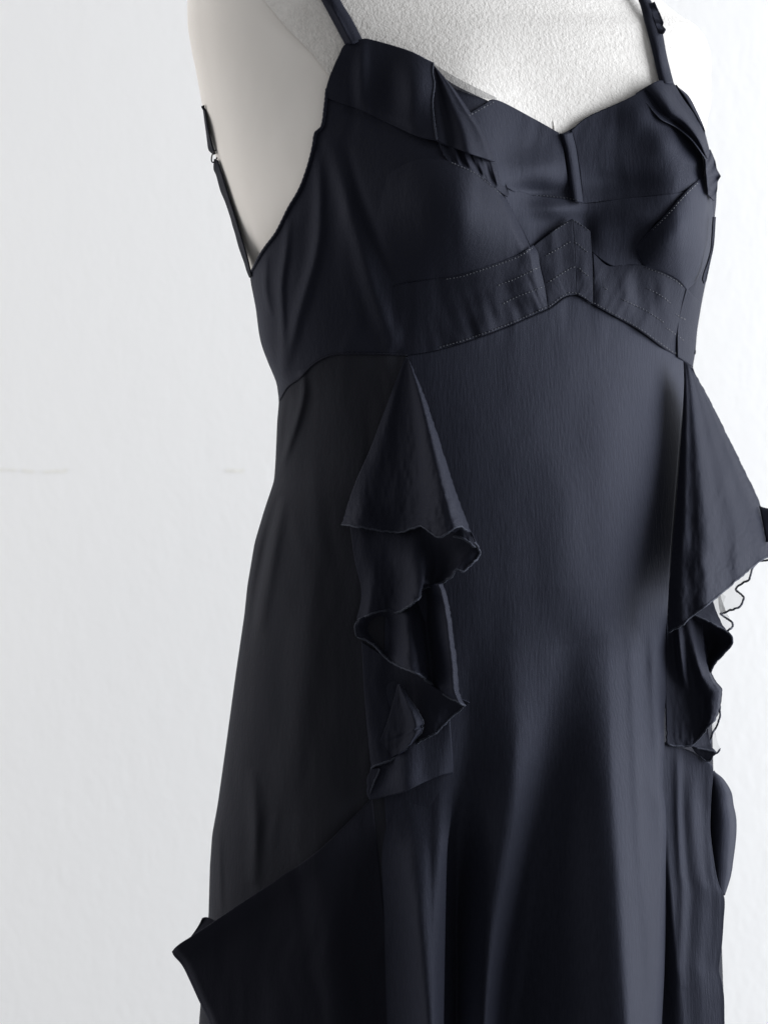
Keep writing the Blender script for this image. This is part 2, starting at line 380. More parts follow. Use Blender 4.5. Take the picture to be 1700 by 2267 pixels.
# upper left cup, outer layer
b, bd = P('cup_top', dress, M['satin'], [(765,97,3),(802,86,3),(828,89,4),(903,111,5),(940,129,6),(959,138,6)], [(720,216,1),(791,241,1),(866,275,2),(922,300,3),(967,311,5)],
  [(765,97,3),(750,123,3),(733,161,2),(723,192,2),(720,216,1)], [(959,138,6),(957,161,6),(961,187,6),(957,225,6),(960,262,6),(967,311,5)], nu=90, nv=70, thick=.0007,
  fn=lambda U, V, x, y: .009 * np.exp(-((x - 915) / 42) ** 2 - ((y - 185) / 70) ** 2) - .004 * np.exp(-((x - 870) / 30) ** 2 - ((y - 210) / 60) ** 2) + .003 * np.exp(-((x - 800) / 20) ** 2) * np.sin(np.pi * V))
tube('hem', edge(bd, 'right'), .0007, M['hem'], dress)
b, bd = P('neckline_mesh', dress, M['sheer_dense'], [(958,140,4),(1000,166,4),(1050,192,4),(1099,216,4)], [(960,165,3),(1000,192,3),(1050,212,3),(1099,222,3)], [(958,140,4),(960,165,3)], [(1099,216,4),(1099,222,3)], nu=30, nv=6, thick=0)
b, bd = P('pleat', dress, M['satin'], [(959,142,5),(962,146,5)], [(968,312,5),(1000,326,5),(1045,341,7),(1097,359,9)], [(959,142,5),(960,230,4),(968,312,5)],
  [(962,146,5),(1000,190,6),(1037,243,9),(1075,299,11),(1097,359,10)], nu=50, nv=60, thick=.0007,
  fn=lambda U, V, x, y: .005 * V * np.exp(-((U - .55) / .16) ** 2) - .004 * V * np.exp(-((U - .25) / .12) ** 2) - .004 * sst(U, .85, 1))
P('bust_panel', dress, M['satin'], [(966,160,1),(1000,188,1),(1060,218,1),(1100,236,1)], [(975,315,1),(1010,300,1),(1050,290,1),(1075,296,1)], [(966,160,1),(968,240,1),(975,315,1)], [(1100,236,1),(1090,262,1),(1075,296,1)], nu=50, nv=40, thick=0)
# crushed pleats under it
b, bd = P('pleat', dress, M['satin'], [(968,310,1),(1045,338,2),(1097,357,5)], [(992,357,0),(1055,384,1),(1096,417,3),(1124,436,5)], [(968,310,1),(978,335,1),(992,357,0)], [(1097,357,5),(1111,387,5),(1126,425,4),(1124,436,5)],
  nu=120, nv=40, fn=lambda U, V, x, y: .0022 * vn(U * 9 + .8 * V, V * .7, 3) * np.sin(np.pi * V) ** .7 * sst(U, 0, .3) + .0011 * vn(U * 19 + 2 * V, V * 1.2, 6))
# lower left cup, rolling away along its right edge
roll = lambda U, V, x, y: .006 * sst(U, .1, .7) * np.sin(np.pi * np.clip(U, 0, 1)) * np.sin(np.pi * np.clip(.15 + .8 * V, 0, 1)) - .022 * sst(U, .9, 1.0) ** 2
b, bd = P('cup', dress, M['satin'], [(800,470,-.6),(850,395,-.4),(920,354,.5),(995,357,2),(1055,384,4),(1096,417,7),(1118,432,9)], [(838,640,-2),(887,630,-.5),(962,617,1),(1018,608,3),(1066,593,6),(1111,578,10),(1148,563,14),(1180,543,17)],
  [(800,470,-.6),(782,560,-1),(838,640,-2)], [(1118,432,9),(1130,443,10),(1148,473,13),(1167,514,16),(1180,543,17)], nu=110, nv=70, fn=roll, thick=0)
# under-bust band, left
def pucker(px, py, seam, amp, wave, reach, seed):
    d, t, side = dist_poly(px, py, seam); L = np.hypot(*np.diff(np.array(seam, float)[:, :2], axis=0).T).sum()
    ph = t * L / wave; return amp * (vn(ph, d / 160, seed) + .7 * vn(ph * 2.3, d / 120, seed + 1)) * np.exp(-(d / reach) ** 2)
SEAM_C = smooth(WAIST_C, 3)
b, bd = P('bust_band', dress, M['satin'], [(800,612,-2),(838,636,-1.5),(887,630,.8),(962,617,1.5),(1018,608,4),(1066,593,7),(1111,578,11),(1148,563,15),(1180,543,18)],
  [(849,783,-1),(902,785,1),(962,776,1.5),(1036,754,2),(1111,727,3),(1178,698,4),(1212,683,4)], [(800,612,-2),(822,700,-2),(849,783,-1)], [(1180,543,18),(1190,559,18),(1195,589,17),(1205,634,12),(1212,683,4)], nu=170, nv=70, thick=.0007,
  fn=lambda U, V, x, y: pucker(x, y, SEAM_C, .0020, 30, 60, 2) * sst(x, 900, 1080) - .012 * sst(U, .94, 1) ** 2 * (1 - V) + .0008 * np.sin(V * np.pi * 3) ** 2 * sst(x, 980, 1100))
# centre front
b, bd = P('bust_panel', dress, M['crepe'], [(1040,250,4),(1070,232,3),(1099,221,2),(1180,262,2),(1237,294,2)], [(1100,408,2),(1124,417,3),(1148,428,3),(1223,438,3),(1263,443,3)], [(1040,250,4),(1070,320,3),(1100,408,2)], [(1237,294,2),(1247,336,2.5),(1258,411,3),(1263,443,3)], nu=80, nv=60, thick=.0007,
  fn=lambda U, V, x, y: .008 * np.exp(-((x - 1190) / 60) ** 2 - ((y - 372) / 36) ** 2) - .006 * np.exp(-((x - 1185) / 60) ** 2 - ((y - 425) / 18) ** 2))
b, bd = P('centre_placket', dress, M['crepe'], [(1236,295,2),(1250,296,2),(1266,293,2)], [(1262,444,3),(1276,447,3),(1291,449,3)], [(1236,295,2),(1247,336,2),(1257,411,3),(1262,444,3)], [(1266,293,2),(1276,336,2),(1286,411,3),(1291,449,3)], nu=30, nv=50, thick=.0006,
  fn=lambda U, V, x, y: .0005 + .0035 * np.sin(np.pi * U) ** .7 - .003 * np.exp(-((U - .12) / .1) ** 2))
b, bd = P('bust_panel', dress, M['crepe'], [(1264,289,1),(1299,259,2),(1374,225,2),(1404,210,2),(1456,180,2),(1486,186,2)], [(1289,450,1),(1382,441,1),(1448,434,1),(1500,428,1),(1545,404,1)], [(1264,289,1),(1276,336,1),(1286,411,1),(1289,450,1)], [(1486,186,2),(1520,240,2),(1552,320,1),(1556,370,1),(1545,404,1)], nu=100, nv=70, thick=.0007,
  fn=lambda U, V, x, y: .008 * np.exp(-((x - 1420) / 60) ** 2 - ((y - 250) / 45) ** 2) - .006 * np.exp(-((x - 1370) / 90) ** 2 - ((y - 405) / 30) ** 2) * 1.0 + .005 * np.exp(-((x - 1470) / 40) ** 2 - ((y - 310) / 40) ** 2))
b, bd = P('bust_panel', dress, M['crepe'], [(1100,406,-1),(1124,415,0),(1190,434,0),(1263,443,1),(1300,450,1),(1382,440,1),(1448,434,1),(1515,424,1)], [(1180,560,0),(1216,540,1),(1266,520,1),(1312,560,1),(1360,590,1),(1425,589,1)], [(1100,406,-1),(1140,480,-1),(1180,560,0)], [(1515,424,1),(1472,476,1),(1442,506,1),(1425,589,1)], nu=120, nv=60, thick=.001,
  fn=lambda U, V, x, y: .007 * np.exp(-((x - 1225) / 55) ** 2 - ((y - 462) / 22) ** 2) - .006 * np.exp(-((x - 1290) / 26) ** 2 - ((y - 520) / 60) ** 2) + .004 * np.exp(-((x - 1400) / 60) ** 2 - ((y - 475) / 28) ** 2))
for sx, nm in ((0, 'l'), (1, 'r')):
    if sx == 0:
        t_, bo, le, ri = [(1180,545,2),(1218,516,6),(1240,500,6),(1266,484,7)], [(1210,683,2),(1216,681,4),(1249,657,4),(1275,652,4)], [(1180,545,2),(1196,600,2),(1210,683,2)], [(1266,484,7),(1272,570,6),(1275,652,4)]
    else:
        t_, bo, le, ri = [(1267,484,7),(1286,496,7),(1306,512,6)], [(1276,652,4),(1292,660,4),(1312,674,3)], [(1267,484,7),(1273,570,6),(1276,652,4)], [(1306,512,6),(1311,590,5),(1312,674,3)]
    P('chevron_inset', dress, M['satin'], t_, bo, le, ri, nu=60, nv=80, thick=.0008,
      fn=lambda U, V, x, y: pucker(x, y, SEAM_C, .0005, 24, 40, 4) + .0006 * vn(x / 22, y / 30, 8) * np.sin(np.pi * U))
# right cup
b, bd = P('cup', dress, M['crepe'], [(1405,548,1),(1442,506,3),(1472,476,4),(1515,426,4),(1558,388,3)], [(1425,589,2),(1465,602,4),(1501,622,4),(1519,643,3)], [(1405,548,1),(1412,570,1),(1425,589,2)], [(1558,388,3),(1573,430,0),(1577,483,0),(1570,555,0),(1545,615,1),(1519,643,3)],
  nu=90, nv=60, thick=.0007, fn=lambda U, V, x, y: .013 * np.sin(np.pi * np.clip(U, 0, 1)) ** .8 * np.sin(np.pi * V) ** .8)
b, bd = P('bust_band', dress, M['satin'], [(1312,560,1),(1345,588,1),(1385,585,1),(1425,588,2),(1465,601,3),(1501,621,3),(1530,650,2),(1549,690,0)], [(1312,674,2),(1362,701,3),(1415,731,3),(1465,768,3),(1511,797,2),(1532,811,0)],
  [(1312,560,1),(1314,620,1),(1312,674,2)], [(1549,690,0),(1543,728,0),(1538,781,0),(1532,811,0)], nu=140, nv=60, thick=.0007,
  fn=lambda U, V, x, y: pucker(x, y, SEAM_C, .0021, 32, 80, 6) + .002 * vn(x / 30, y / 140, 3) * np.sin(np.pi * V))
b, bd = P('bust_band', dress, M['satin'], [(1519,640,4),(1530,652,4),(1549,668,0)], [(1500,790,4),(1511,797,3),(1533,811,0)], [(1519,640,4),(1511,668,4),(1500,720,4),(1500,790,4)], [(1549,668,0),(1543,728,0),(1538,781,0),(1533,811,0)], nu=30, nv=50, thick=.0012)
# flap over the right cup
b, bd = P('cup_flap', dress, M['satin'], [(1407,206,4),(1430,192,5),(1456,179,5),(1475,180,4),(1491,184,2)], [(1561,353,8),(1566,350,6),(1570,340,1)], [(1407,206,4),(1433,232,9),(1460,262,12),(1493,280,10),(1523,303,12),(1542,325,11),(1561,353,8)],
  [(1491,184,2),(1507,212,2),(1524,236,2),(1542,262,1),(1560,300,1),(1570,340,1)], nu=60, nv=70, thick=.0007, smax=.985, fn=lambda U, V, x, y: .010 * np.exp(-((U - .45) / .22) ** 2) * np.sin(np.pi * (.1 + .85 * V)) - .004 * np.exp(-((U - .15) / .1) ** 2))
hem(dress, bd, 'left', .0004)
b, bd = P('cup_flap', dress, M['satin'], [(1493,189),(1500,192)], [(1556,286),(1561,300)], [(1493,189),(1520,232),(1545,270),(1556,286)], [(1500,192),(1524,213),(1543,248),(1558,282),(1561,300)], nu=14, nv=40, smax=.97, off=-4,
  fn=lambda U, V, x, y: .004 * np.sin(U * np.pi))
b, bd = P('cup_flap', dress, M['satin'], [(1560,335,4),(1571,331,2)], [(1567,430,1),(1580,445,0)], [(1560,335,4),(1562,380,6),(1567,430,1)], [(1571,331,2),(1582,357,2),(1585,375,4),(1594,390,3),(1587,402,2),(1586,420,0),(1580,445,0)], nu=24, nv=60, smax=.975, sm=False,
  fn=lambda U, V, x, y: .004 * np.sin(V * 23 + U * 5) * np.sin(np.pi * U))
hem(dress, bd, 'right', .0004)
b, bd = P('cup_flap', dress, M['satin'], [(1579,480),(1584,480)], [(1558,628),(1563,622)], [(1579,480),(1572,560),(1556,612),(1558,628)], [(1584,480),(1580,540),(1572,580),(1563,622)], nu=10, nv=40, smax=.985, off=3, fn=lambda U, V, x, y: .002 * np.sin(V * 14))

AH = smooth([(554,604),(582,553),(612,512),(638,460),(664,415),(683,362),(693,321),(698,293),(713,276),(720,224),(723,192)], 6)
tube('armhole_binding', np.stack(world_pt(AH[:, 0] + 1, AH[:, 1] + 2, dress_Y(AH[:, 0] + 1, AH[:, 1] + 2) - .0008), 1), .0011, M['satin'], dress, rough=.12)
# straps
b, bd = patch('shoulder_strap', dress, M['satin'], [(610,-190,3),(650,-200,4),(690,-200,3)], [(764,99,4),(783,96,6),(803,88,4)], [(610,-190,3),(650,-110,3),(711,0,4),(738,50,4),(764,99,4)], [(690,-200,3),(715,-90,3),(754,0,4),(778,40,4),(803,88,4)], nu=24, nv=70, base=form_Y, thick=.0008,
  fn=lambda U, V, x, y: .0035 * np.sin(np.pi * U) ** .6 + .0018 * np.exp(-((U - .35) / .12) ** 2) * np.sin(V * 9))
b, bd = patch('shoulder_strap', dress, M['satin'], [(1290,-150,3),(1320,-150,3)], [(1458,180,5),(1474,184,6),(1491,185,4)], [(1290,-150,3),(1360,-80,3),(1408,-8,4),(1425,45,4),(1442,110,4),(1458,180,5)], [(1320,-150,3),(1400,-70,3),(1447,15,4),(1462,50,5),(1475,120,5),(1491,185,4)], nu=24, nv=80, base=form_Y, thick=.0008, smax=.93,
  fn=lambda U, V, x, y: .0045 * np.sin(np.pi * U) ** .6 + .0012 * np.sin(V * 26) * U)
b, bd = patch('strap_frill', dress, M['satin'], [(1436,8,6),(1447,4,6)], [(1458,74,6),(1466,76,6)], [(1436,8,6),(1446,40,7),(1458,74,6)], [(1447,4,6),(1456,24,8),(1463,40,4),(1467,50,9),(1465,57,5),(1472,66,9),(1466,76,6)], nu=16, nv=60, base=form_Y, smax=.93, sm=False,
  fn=lambda U, V, x, y: .002 * np.sin(V * 15) * U + .003)
hem(dress, bd, 'right', .0007)
EDGE = lambda px, py, smax=1: tab(KT, py) * -1.0 - .012 + 0 * px
b, bd = patch('back_strap', dress, M['side'], [(449,236,6),(453,232,2)], [(471,341,2),(476,342,4)], [(449,236,6),(452,262,-3),(457,299,-6),(461,329,-4),(466,337,-2),(471,341,2)], [(453,232,2),(456,262,8),(463,300,8),(470,325,6),(476,342,4)], nu=12, nv=40, base=EDGE, thick=.001)
b, bd = patch('back_strap', dress, M['side'], [(474,352,2),(481,356,6)], [(552,615,2),(556,612,6)], [(474,352,2),(473,374,-4),(479,389,-6),(488,422,-7),(498,446,-5),(509,478,-8),(515,500,-5),(520,516,-7),(529,549,-6),(540,580,-4),(546,600,-3),(552,615,2)], [(481,356,6),(500,418,9),(528,508,9),(545,565,8),(556,612,6)], nu=14, nv=90, base=EDGE, thick=.001,
  fn=lambda U, V, x, y: .0012 * np.sin(V * 40) * (1 - U))
def ring():
    c = np.array(world_pt(475.5, 346.0, -.062)); t = np.linspace(0, 2 * math.pi, 24)
    pts = np.stack([c[0] + .0016 * np.cos(t) + .0012 * np.sin(t), c[1] + .003 * np.cos(t), c[2] + .0042 * np.sin(t)], 1)
    tube('strap_slider', pts, .0005, M['slider'], dress, rough=0, step=.0008)
ring()

WL = smooth(WAIST_L, 5)
tube('waist_seam', np.stack(world_pt(WL[:, 0] + 1, WL[:, 1] + 1, dress_Y(WL[:, 0] + 1, WL[:, 1] + 1) - .0006), 1), .0007, M['drape'], dress, rough=.1)
# skirt, left side panel
b, bd = P('skirt_side_panel', dress, M['side'], WAIST_L, [(429,2350),(600,2350),(800,2350),(905,2350)],
  [(x, y) for y in range(886, 2351, 60) for x in [float(xl_(y)) + .5]] + [(429, 2350)], [(902,785),(880,900),(865,1000),(855,1250),(850,1500),(846,1700),(870,1900),(905,2350)], nu=170, nv=260, su=halfp)
# front panel
def fr(U, V, x, y): return -.02 * sst(U, .965, 1.0) ** 2 * sst(y, 1500, 1750) + .0035 * np.exp(-((U - .955) / .03) ** 2) * sst(y, 1350, 1500)
FPR = [(1513,799),(1514,850),(1506,950),(1494,1100),(1482,1250),(1475,1392),(1474,1474),(1473,1523),(1474,1598),(1477,1648),(1474,1685),(1473,1747),(1480,1817),(1477,1929),(1473,2040),(1470,2152),(1464,2267),(1460,2350)]
b, bd = P('skirt_front_panel', dress, M['crepe'], WAIST_C[:-1], [(880,2350),(1100,2350),(1300,2350),(1460,2350)], [(902,785),(880,900),(865,1000),(855,1250),(850,1500),(846,1700),(860,1900),(880,2350)],
  [(x, y, .3 + 12.7 * float(sst(y, 1450, 1800))) for x, y in FPR], nu=260, nv=300, su=lambda n: np.linspace(0, 1, n), off=.4, fn=fr)
# the skirt turns round under the right ruffle to the back
def skr(px, py, smax=.9995): return dress_Y(px, py, smax)
RS = [(float(xr_(y)) - .5, y) for y in range(811, 2351, 60)] + [(float(xr_(2350)) - .5, 2350)]
b, bd = P('skirt_side_panel', dress, M['side'], [(1505,794),(1520,803),(1533,811)], [(1452,2350),(1540,2350),(float(xr_(2350)) - .5, 2350)], [(1505,794),(1500,950),(1470,1392),(1465,1700),(1462,1900),(1452,2350)], RS, nu=50, nv=150, off=-3, fn=lambda U, V, x, y: -.024 * sst(y, 1500, 1700) * (1 - sst(U, .7, .95)),
  su=lambda n: 1 - halfp(n)[::-1])
# back of the dress
def back():
    ys = np.r_[np.linspace(596, 2350, 150)]; rows = []
    for y in ys:
        t = np.linspace(math.pi, 2 * math.pi, 90); l, r = float(xl_(y)), float(xr_(y)); c = (l + r) / 2; w = (r - l) / 2; s = -np.cos(t); px = c + w * s
        f = (1 - np.minimum(np.abs(s), .99999) ** 2.15) ** (1 / 2.15)
        Y = tab(KT, y) * s + tab(BT, y) * f * (1 + .04 * np.sin(t * 14) * sst(y, 900, 1800)) + .004 * f
        rows.append(np.stack(world_pt(px, np.full_like(px, y), Y), 0))
    G = np.array(rows); o = link('back_panel', grid_mesh('back_panel', G[:, 0], G[:, 1], G[:, 2]), M['side'], dress)
back()
# left godet below the ruffle
def gofn(U, V, x, y):
    return (.010 * np.exp(-((U - .40 - .38 * V) / .20) ** 2) * sst(V, -.1, .6) - .003 * np.exp(-((U - .74 - .2 * V) / .09) ** 2) * sst(V, .02, .3) * (1 - V)) - .003 * sst(V, 0, .0) + .004 * sst(V, .0, .3) * np.sin(np.pi * U)
b, bd = P('godet', dress, M['crepe'], [(822,1768,2),(890,1752,3),(939,1730,3),(971,1716,5),(1003,1709,6)], [(850,2350,1),(900,2350,8),(950,2350,20),(980,2350,22)], [(822,1768,2),(826,1850,1),(834,2000,0),(850,2350,1)], [(1003,1709,6),(1002,1760,7),(998,1811,10),(990,1882,20),(986,2027,28),(982,2267,34),(980,2350,34)], nu=90, nv=150, fn=gofn, thick=.0012)
b, bd = P('godet_top', dress, M['crepe'], [(822,1690,1),(895,1640,2),(950,1610,2),(996,1590,3)], [(818,1771,2.5),(890,1754,4),(939,1732,4),(971,1718,4),(1004,1711,1.5)], [(822,1690,1),(812,1750,2),(818,1771,2.5)], [(996,1590,3),(1001,1660,6),(1004,1711,7)], nu=60, nv=40, thick=.0007,
  fn=lambda U, V, x, y: .008 * np.exp(-((U - .45) / .2) ** 2) * (.4 + .6 * V))
# right godet
def rg(U, V, x, y):
    return (.0025 * np.exp(-((U - .30 - .1 * V) / .08) ** 2) * np.sin(np.pi * np.clip(V * 1.3, 0, 1)) ** .5 + .0032 * np.exp(-((U - .58 - .12 * V) / .17) ** 2) * sst(V, .02, .2)
            + .0005 * np.exp(-((U - .88) / .08) ** 2) * sst(V, .1, .4) - .016 * (1 - sst(U, 0, .14 + .32 * sst(V, .3, 1))) * sst(V, .25, .7) + .0005 * vn(U * 5, V * 2.2, 4) * sst(V, .1, .4))
b, bd = P('godet', dress, M['crepe'], [(1462,1640,0),(1500,1652,2),(1540,1668,4),(1565,1685,4),(1577,1696,3)], [(1445,2350,-4),(1520,2350,2),(1604,2350,2)], [(1462,1640,0),(1462,1900,-2),(1445,2350,-4)],
  [(1577,1696,3),(1578,1712,3),(1574,1756,3),(1572,1800,2),(1572,1845,2),(1581,1915,2),(1590,1957,2),(1603,1990,2),(1601,2040,2),(1597,2096,2),(1591,2146,2),(1597,2174,2),(1602,2208,2),(1603,2267,2),(1604,2350,2)], nu=110, nv=160, fn=rg, smax=.90, thick=.0012)
b, bd = P('side_drape', dress, M['crepe'], [(1570,1700,-10),(1581,1708,-10)], [(1585,1975,-4),(1604,1982,-6)], [(1570,1700,-10),(1562,1800,-11),(1564,1900,-10),(1585,1975,-4)],
  [(1581,1708,-10),(1601,1725,-10),(1618,1753,-9),(1623,1781,-8),(1629,1812,-8),(1629,1851,-8),(1623,1901,-8),(1617,1940,-8),(1604,1982,-6)], nu=50, nv=80, smax=.90,
  fn=lambda U, V, x, y: .009 * np.sin(np.pi * np.clip(U, 0, 1)) * np.sin(np.pi * V) - .012 * sst(U, .7, 1) ** 2 * np.sin(np.pi * V))
# drape on the left hip
def dr(U, V, x, y): return .010 * np.exp(-(V / .10) ** 2) * (1 - U) ** .7 * .6 - .006 * (1 - sst(U, 0, .05)) ** 2 + .004 * np.exp(-((U - .7) / .1) ** 2) * sst(V, 0, .4)
b, bd = P('hip_drape', dress, M['drape'], [(381,2107,6),(389,2097,7),(401,2088,8),(428,2071,10),(475,2040,12),(529,2003,12),(590,1963,8),(627,1936,5),(661,1915,1.5),(720,1870,1.5),(780,1812,1.2),(824,1766,1)], [(480,2350,6),(600,2350,8),(700,2350,3),(885,2350,.6)],
  [(381,2107,6),(386,2117,6),(404,2138,6),(421,2172,6),(441,2216,6),(465,2267,6),(480,2350,6)], [(824,1766,1),(838,1900,.6),(858,2100,.6),(885,2350,.6)], nu=120, nv=120, smax=.86, fn=dr, thick=.0014)
b, bd = P('hip_drape', dress, M['drape'], [(448,2034,4),(457,2031,4),(466,2034,6),(478,2040,8)], [(400,2100,0),(430,2075,4),(470,2060,8)], [(448,2034,4),(438,2052,2),(418,2080,0),(400,2100,0)], [(478,2040,8),(476,2050,8),(470,2060,8)], nu=24, nv=16, smax=.9, off=-6)

# ---- ruffle on the left seam (parts from the top down)
RUF = M['satin']
def cone(U, V, x, y):
    return V * (.030 * np.exp(-((U - .84) / .22) ** 2) + .006 * np.exp(-((U - .12) / .12) ** 2) - .028 * sst(U, .82, 1.03) ** 1.3) + .004 * sst(V, .8, 1) * np.sin(U * 13)
b, bd = P('ruffle', dress, RUF, [(899,790,2),(904,793,2)], [(756,1162,4),(814,1169,5),(852,1176,7),(890,1177,9),(930,1165,10),(952,1178,12),(974,1190,14),(995,1177,14),(1020,1165,14),(1044,1188,16)],
  [(899,790,2),(887,815,2),(841,937,3),(817,1000,4),(784,1075,4),(756,1162,4)], [(904,793,2),(933,861,6),(960,937,9),(987,1021,12),(1017,1111,15),(1039,1168,16),(1044,1188,16)], nu=110, nv=140, fn=cone, sm=True)
hem(dress, bd, 'bottom', .0008)
b, bd = P('ruffle', dress, RUF, [(775,1165,1),(852,1172,2),(930,1168,6),(1005,1180,24),(1040,1180,34),(1050,1200,34)], [(790,1372,3),(817,1361,6),(844,1353,9),(868,1352,11),(884,1356,12),(911,1337,14),(930,1323,16),(931,1306,16),(966,1295,18),(996,1279,20),(1010,1262,22),(1025,1264,24),(1048,1246,26)],
  [(775,1165,1),(785,1240,1),(800,1310,1),(790,1372,3)], [(1050,1200,34),(1058,1212,34),(1062,1224,33),(1057,1236,30),(1048,1246,26)], nu=150, nv=70,
  fn=lambda U, V, x, y: .010 * np.sin(U * 15 + 1.2) * V * np.sin(np.pi * U) - .010 * np.sin(np.pi * V) * sst(U, .4, .9))
hem(dress, bd, 'bottom', .0009); hem(dress, bd, 'right', .0010)
b, bd = P('ruffle_lip', dress, RUF, [(1001,1184,30),(1020,1172,33),(1043,1180,34)], [(1004,1187,31),(1025,1192,35),(1052,1211,36)], [(1001,1184,30),(1004,1187,31)], [(1043,1180,34),(1048,1195,35),(1052,1211,36)], nu=20, nv=10)
hem(dress, bd, 'bottom', .0010)
def tier2(U, V, x, y):
    return .016 * np.exp(-((U - .52) / .13) ** 2) * (.3 + .7 * V) - .010 * np.exp(-((U - .74) / .10) ** 2) + .012 * np.exp(-((U - .95) / .06) ** 2) - .012 * np.exp(-((U - .25) / .16) ** 2) * np.sin(np.pi * V) + .008 * np.exp(-((U - .03) / .05) ** 2) * (1 - V)
b, bd = P('ruffle', dress, RUF, [(792,1374,5),(844,1350,4),(884,1350,4),(925,1315,5),(950,1296,8),(979,1292,12)], [(790,1411,6),(822,1424,5),(863,1464,6),(893,1480,8),(922,1491,12),(944,1505,15),(968,1529,18),(987,1541,20),(1010,1552,21),(1030,1562,20)],
  [(792,1374,5),(786,1388,7),(790,1411,6)], [(979,1292,12),(987,1312,13),(998,1364,15),(1004,1413,16),(1012,1475,17),(1017,1535,18),(1030,1562,20)], nu=130, nv=120, fn=tier2)
hem(dress, bd, 'bottom', .0009); hem(dress, bd, 'left', .0009)
b, bd = P('ruffle', dress, RUF, [(800,1420,1),(863,1460,2),(922,1489,8),(968,1527,13),(1038,1556,20)], [(822,1704,2),(830,1695,3),(863,1684,4),(895,1668,5),(930,1640,7),(966,1621,9),(993,1594,12),(1024,1566,18)],
  [(800,1420,1),(808,1560,1),(822,1704,2)], [(1038,1556,20),(1024,1566,18)], nu=90, nv=90,
  fn=lambda U, V, x, y: -.004 * np.sin(np.pi * U) * np.sin(np.pi * V) + .003 * np.sin(U * 12) * V)
hem(dress, bd, 'bottom', .0009)
b, bd = P('ruffle', dress, RUF, [(880,1514,7),(888,1516,9)], [(826,1700,3),(860,1682,5),(895,1660,8),(917,1640,11)], [(880,1514,7),(860,1590,6),(838,1650,4),(826,1700,3)], [(888,1516,9),(906,1548,11),(925,1575,13),(936,1600,14),(932,1607,12),(936,1614,13),(917,1640,11)], nu=60, nv=80,
  fn=lambda U, V, x, y: .008 * np.exp(-((U - .8) / .16) ** 2) - .005 * sst(U, .9, 1))
hem(dress, bd, 'right', .0008)
b, bd = P('ruffle', dress, RUF, [(822,1702,3),(840,1700,5)], [(814,1750,3),(818,1760,3)], [(822,1702,3),(812,1725,3),(814,1750,3)], [(840,1700,5),(838,1712,5),(830,1728,5),(818,1760,3)], nu=14, nv=30)
hem(dress, bd, 'right', .0007)

# ---- ruffle on the right seam
RB = .9
def rcone(U, V, x, y):
    return V * (.036 * np.exp(-((U - .36) / .30) ** 2) + .010 * np.exp(-((U - .72) / .12) ** 2) + .012 * np.exp(-((U - .10) / .10) ** 2)) - .02 * V * sst(U, .85, 1) ** 2 \
        + .003 * vn(x / 40, y / 60, 11) * V
b, bd = P('ruffle', dress, M['satin'], [(1512,799,4),(1522,806,5),(1532,818,4)], [(1477,1400,13),(1505,1386,12),(1534,1362,11),(1576,1330,8),(1623,1290,-6),(1671,1250,-20),(1712,1222,-32)],
  [(1512,799,4),(1513,850,4),(1508,950,6),(1497,1100,10),(1484,1250,15),(1478,1340,15),(1477,1400,13)], [(1532,818,4),(1561,867,-8),(1608,961,-18),(1655,1057,-25),(1674,1095,-28),(1684,1121,-29),(1699,1165,-31),(1712,1222,-32)], nu=110, nv=170, smax=RB, fn=rcone)
hem(dress, bd, 'bottom', .0009)
b, bd = P('ruffle', dress, M['satin'], [(1680,1120,-10),(1692,1124,-10),(1720,1130,-10)], [(1695,1200,-10),(1730,1200,-10)], [(1680,1120,-10),(1695,1200,-10)], [(1720,1130,-10),(1730,1200,-10)], nu=10, nv=10, smax=RB, off=-26)
# sheer under layers
def flat(U, V, x, y): return .006 * np.sin(U * 14) * V
b, bd = P('sheer_ruffle', dress, M['sheer'], [(1560,1320,-22),(1623,1270,-18),(1690,1225,-14),(1720,1215,-14)], [(1592,1360,-16),(1612,1352,-20),(1636,1344,-14),(1646,1326,-10),(1640,1316,-14),(1628,1307,-20),(1634,1296,-14),(1658,1282,-8),(1666,1257,-12),(1680,1243,-16),(1705,1238,-14),(1722,1228,-14)],
  [(1560,1320,-22),(1575,1340,-22),(1592,1360,-16)], [(1720,1215,-14),(1722,1228,-14)], nu=110, nv=24, smax=RB, fn=flat, thick=0, off=-26)
hem(dress, bd, 'bottom', .0010)
b, bd = P('sheer_ruffle', dress, M['sheer'], [(1560,1325,-26),(1590,1310,-26),(1605,1320,-26)], [(1606,1399,-20),(1612,1396,-20),(1619,1390,-16),(1620,1378,-16),(1608,1369,-22),(1594,1359,-26)], [(1560,1325,-26),(1580,1360,-26),(1606,1399,-20)], [(1605,1320,-26),(1600,1340,-26),(1594,1359,-26)], nu=60, nv=30, smax=RB, fn=flat, thick=0, off=-10)
hem(dress, bd, 'bottom', .0010)
b, bd = P('sheer_ruffle', dress, M['sheer_dense'], [(1588,1312,-20),(1594,1316,-18)], [(1594,1360,-18),(1606,1352,-18)], [(1588,1312,-20),(1590,1340,-20),(1594,1360,-18)], [(1594,1316,-18),(1600,1335,-18),(1606,1352,-18)], nu=12, nv=20, smax=RB, thick=0)
b, bd = P('ruffle', dress, M['satin'], [(1534,1361,4),(1555,1347,2),(1577,1328,0)], [(1569,1377,12),(1590,1388,13),(1610,1400,13)], [(1534,1361,8),(1552,1369,10),(1569,1377,12)], [(1577,1328,-6),(1584,1352,0),(1599,1384,8),(1610,1400,13)], nu=40, nv=30, smax=RB)
hem(dress, bd, 'bottom', .0009); hem(dress, bd, 'left', .0008)
